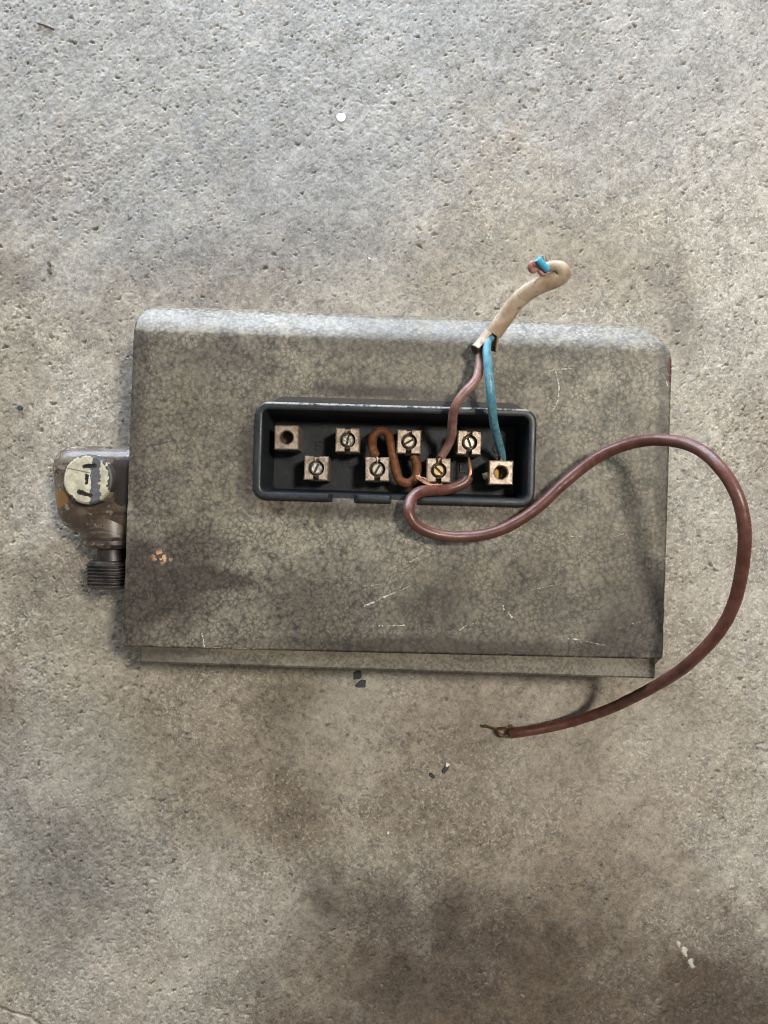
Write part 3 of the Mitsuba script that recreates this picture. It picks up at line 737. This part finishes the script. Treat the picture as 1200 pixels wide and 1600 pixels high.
# 3. the two core cable
C = 'sheathed_cable'
tag(C, 'short beige sheathed cable with a blue and a brown core resting over the rear edge', 'cable')
sh = [(851, 419, .0700), (862, 415.8, .0705), (873, 416.5, .0712), (879.5, 421.5, .0712), (879, 430, .0698), (868, 437, .0682), (850, 443, .0668), (830, 453, .0650), (811, 468, .0628), (794, 489, .0605), (781, 507, .0590), (771, 522, .0580)]
sp = spline([at(*q) for q in sh])
Ls = np.linspace(0, 1, len(sp))
sc = np.interp(Ls, [0, .10, .16, .22, .3, .45, 1], [0.52, 0.56, 0.68, 0.84, 0.97, 1.0, 1.0])
outer = ring_section(0.0033, 0.0026, 28)
add(C + '__sheath', sweep(sp, outer, scale=sc, bump=0.0002, seed=5), 'sheath', smooth=50)


def arc_section(a0, a1, ro, ri, sx=1.0, n=14):
    q = np.radians(np.linspace(a0, a1, n))
    return np.vstack([np.stack([np.cos(q) * ro * sx, np.sin(q) * ro], 1), np.stack([np.cos(q[::-1]) * ri * sx, np.sin(q[::-1]) * ri], 1)])


# the slit end: two half shells that part around the cores
t0, u0, s0 = frames(sp[-6:])
for sgn, path in ((1, [(770.5, 523, .0580), (763, 530, .0576), (756, 539, .0578), (746, 550, .0584)]), (-1, [(772, 521, .0580), (771, 530, .0574), (770, 539, .0568), (769, 548, .0562)])):
    pth = spline([at(*q) for q in path])
    t_, u_, s_ = frames(pth)
    left = np.array([-1, 0, 0]) if sgn > 0 else np.array([1, 0, 0])
    side = 1 if s_[len(s_) // 2] @ left > 0 else -1
    sec = arc_section(-110, 85, 0.0031, 0.0023) if sgn > 0 else arc_section(-100, 55, 0.0026, 0.0019, 0.75)
    sec = sec * [side, 1]
    flap = add(C + '__sheath_flap', sweep(pth, sec, bump=0.0002, seed=9), 'sheath', smooth=40)
    n2 = len(sec) // 2
    add(flap + '__shade_cap', sweep(pth[-1] + (pth[-1] - pth[-2]) / np.linalg.norm(pth[-1] - pth[-2]) * np.linspace(-0.0012, 0.00025, 5)[:, None], sec[:n2] * 0.955, up0=u_[-1]), 'shade_brown', smooth=30)  # dark cap stands in for the shaded inside of the open sheath
bl = [(767, 527, .0578), (762, 533, .0592), (760.5, 546, .0605), (762, 566, .0622), (764.5, 592, .0630), (767, 618, .0625), (769, 638, .0605), (771.5, 660, .0560), (776, 680, .0500), (781, 698, .0445), (784, 711, .0410), (784, 722, .0385)]
add(C + '__blue_core', sweep(spline([at(*q) for q in bl]), ring_section(0.00158, n=20), bump=0.00012, seed=1), 'blue_core', smooth=50)
br = [(767, 527, .0568), (757, 540, .0564), (750.5, 557, .0572), (748.5, 576, .0590), (743.5, 594, .0605), (731, 608, .0612), (719, 622, .0612), (711, 636, .0602), (707.5, 652, .0570), (706.5, 671, .0520), (702.5, 690, .0470), (694, 706, .0445), (689, 714, .0440)]
add(C + '__brown_core', sweep(spline([at(*q) for q in br]), ring_section(0.00168, n=20), bump=0.00015, seed=2), 'brown_core', smooth=50)
for s in range(5):
    o = rng.normal(0, 0.9, 4)
    add(C + '__copper_strand', strand([at(690 + o[0], 713, .0440), at(687 + o[1], 719, .0446), at(686 + o[2], 725, .0440)], 0.00030), 'copper', smooth=True)
for s in range(4):
    o = rng.normal(0, 1.0, 4)
    add(C + '__copper_strand', strand([at(784 + o[0], 712, .0410), at(783 + o[1], 717, .0440), at(782 + o[2], 722, .0445)], 0.00030), 'copper', smooth=True)
add(C + '__copper_strand', strand([at(778, 712, .0430), at(772, 706, .0410), at(770, 700, .0390), at(774, 694, .0400)], 0.0002), 'copper', smooth=True)
# frayed strands thrown out of the sixth terminal
for s in range(9):
    o = rng.normal(0, 1.0, 8)
    add(C + '__copper_strand', strand([at(688 + 3 * o[0], 757 + o[1], .0498), at(674 + 2 * o[2], 758 + 1.5 * o[3], .0512), at(664 + 2 * o[4], 753 + 2 * o[5], .0515), at(653 + 3 * o[6], 743 + 3 * o[7], .0500 + .0008 * o[0])], 0.00017), 'copper', smooth=True)
# the far end of the cable
add(C + '__blue_core', sweep(spline([at(856, 421, .0705), at(848, 413.5, .0715), at(840.5, 404.5, .0725)]), ring_section(0.00122, n=20)), 'clean_blue', smooth=50, label='clean blue core stub at the far end')
pk = [(852, 430, .0690), (844, 424, .0692), (840, 416, .0698), (835, 411.5, .0708), (829.5, 413.5, .0712), (829, 420, .0708), (833, 423, .0702), (836, 420, .0698)]
add(C + '__brown_core', sweep(spline([at(*q) for q in pk], 0.0003), ring_section(0.00098, n=16)), 'pink_core', smooth=50, label='curled brown core stub at the far end')
for s in range(7):
    o = rng.normal(0, 1.2, 6)
    add(C + '__copper_strand', strand([at(834, 416, .0700), at(830 + o[0], 417 + o[1], .0705 + .0005 * o[2]), at(827 + o[3], 419 + 1.6 * o[4], .0700)], 0.00014), 'dark_copper', smooth=True)
for pts in ([(852, 414), (850, 406), (848, 402), (845, 401)], [(854, 415), (855, 408), (852, 403), (853, 401)], [(852, 416), (851, 409), (848, 405), (849, 400)]):
    add(C + '__copper_strand', strand([at(x_, y_, .0705) for x_, y_ in pts], 0.00014), 'dark_copper', smooth=True)

# ------------------------------------------------------------------ small things on the floor


def chip(key, px, py, rx, ry, turn, thick, mat, seed, n=11, lift=0.0003, **k):
    g = np.random.default_rng(seed)
    ang = np.sort(g.uniform(0, 2 * np.pi, n)) if n < 20 else np.linspace(0, 2 * np.pi, n, endpoint=False)
    r = g.uniform(0.72, 1.1, n) if n < 20 else 1 + 0.04 * np.sin(ang * 3)
    pl = np.stack([np.cos(ang) * r * rx * FL, np.sin(ang) * r * ry * FL], 1)
    m = to_mesh(m3.Manifold.hull_points(np.vstack([np.column_stack([pl, np.zeros(n)]), np.column_stack([pl * 0.9, np.full(n, thick)])])))
    return add(key, place(m, rot([0, 0, 1], turn, F(px, py) + [0, 0, lift])), mat, smooth=25, **k)


chip('paper_dot', 533, 184, 7.5, 7.0, 0, 0.00025, 'white_paper', 1, n=28, label='small round white paper dot on the concrete above the box', category='paper dot')
chip('paint_flake', 559, 1055, 10, 7, 30, 0.0006, 'dark_flake', 2, label='dark grey flake touching the front edge of the box', category='flake')
chip('paint_flake', 565, 1069, 11, 6.5, 20, 0.0006, 'dark_flake', 3, label='dark grey flake just below another flake in front of the box', category='flake')
chip('paint_flake', 696, 1201, 8, 4, 55, 0.0006, 'dark_flake', 4, label='slender dark flake lying against a white pebble', category='flake')
chip('paint_flake', 675, 1212, 6, 3.5, -40, 0.0004, 'dark_flake', 5, label='tiny dark flake left of the white pebble', category='flake')
chip('white_pebble', 699, 1194, 4, 3.6, 0, 0.0012, 'white_stone', 6, label='tiny white pebble below the bare wire end', category='pebble')
chip('dirt_crumb', 33, 637, 5, 4, 0, 0.0010, 'dark_flake', 7, label='tiny black crumb at the left edge of the floor', category='crumb')
chip('seed_husk', 78, 413, 3.2, 4.4, 10, 0.0010, 'brown_bit', 8, label='upper brown husk bit on the floor left of the cable', category='husk', group=None)
chip('seed_husk', 79, 425, 4.6, 3.0, -40, 0.0010, 'brown_bit', 9, label='lower brown husk bit on the floor left of the cable', category='husk')
chip('white_grit', 577, 405, 2.2, 2.2, 0, 0.0009, 'white_stone', 12, label='white grit speck on the floor behind the box', category='grit')
chip('white_grit', 606, 1300, 2.6, 2.2, 0, 0.0009, 'white_stone', 13, label='white grit speck on the floor well below the box', category='grit')
tw = [F(60, 38) + [0, 0, .0006], F(71, 42) + [0, 0, .0010], F(85, 47) + [0, 0, .0006]]
add('dry_twig', sweep(spline(tw, 0.0004), ring_section(0.00045, n=8), bump=0.0003), 'brown_bit', smooth=40, label='dry brown twig fragment in the upper left corner of the floor', category='twig')
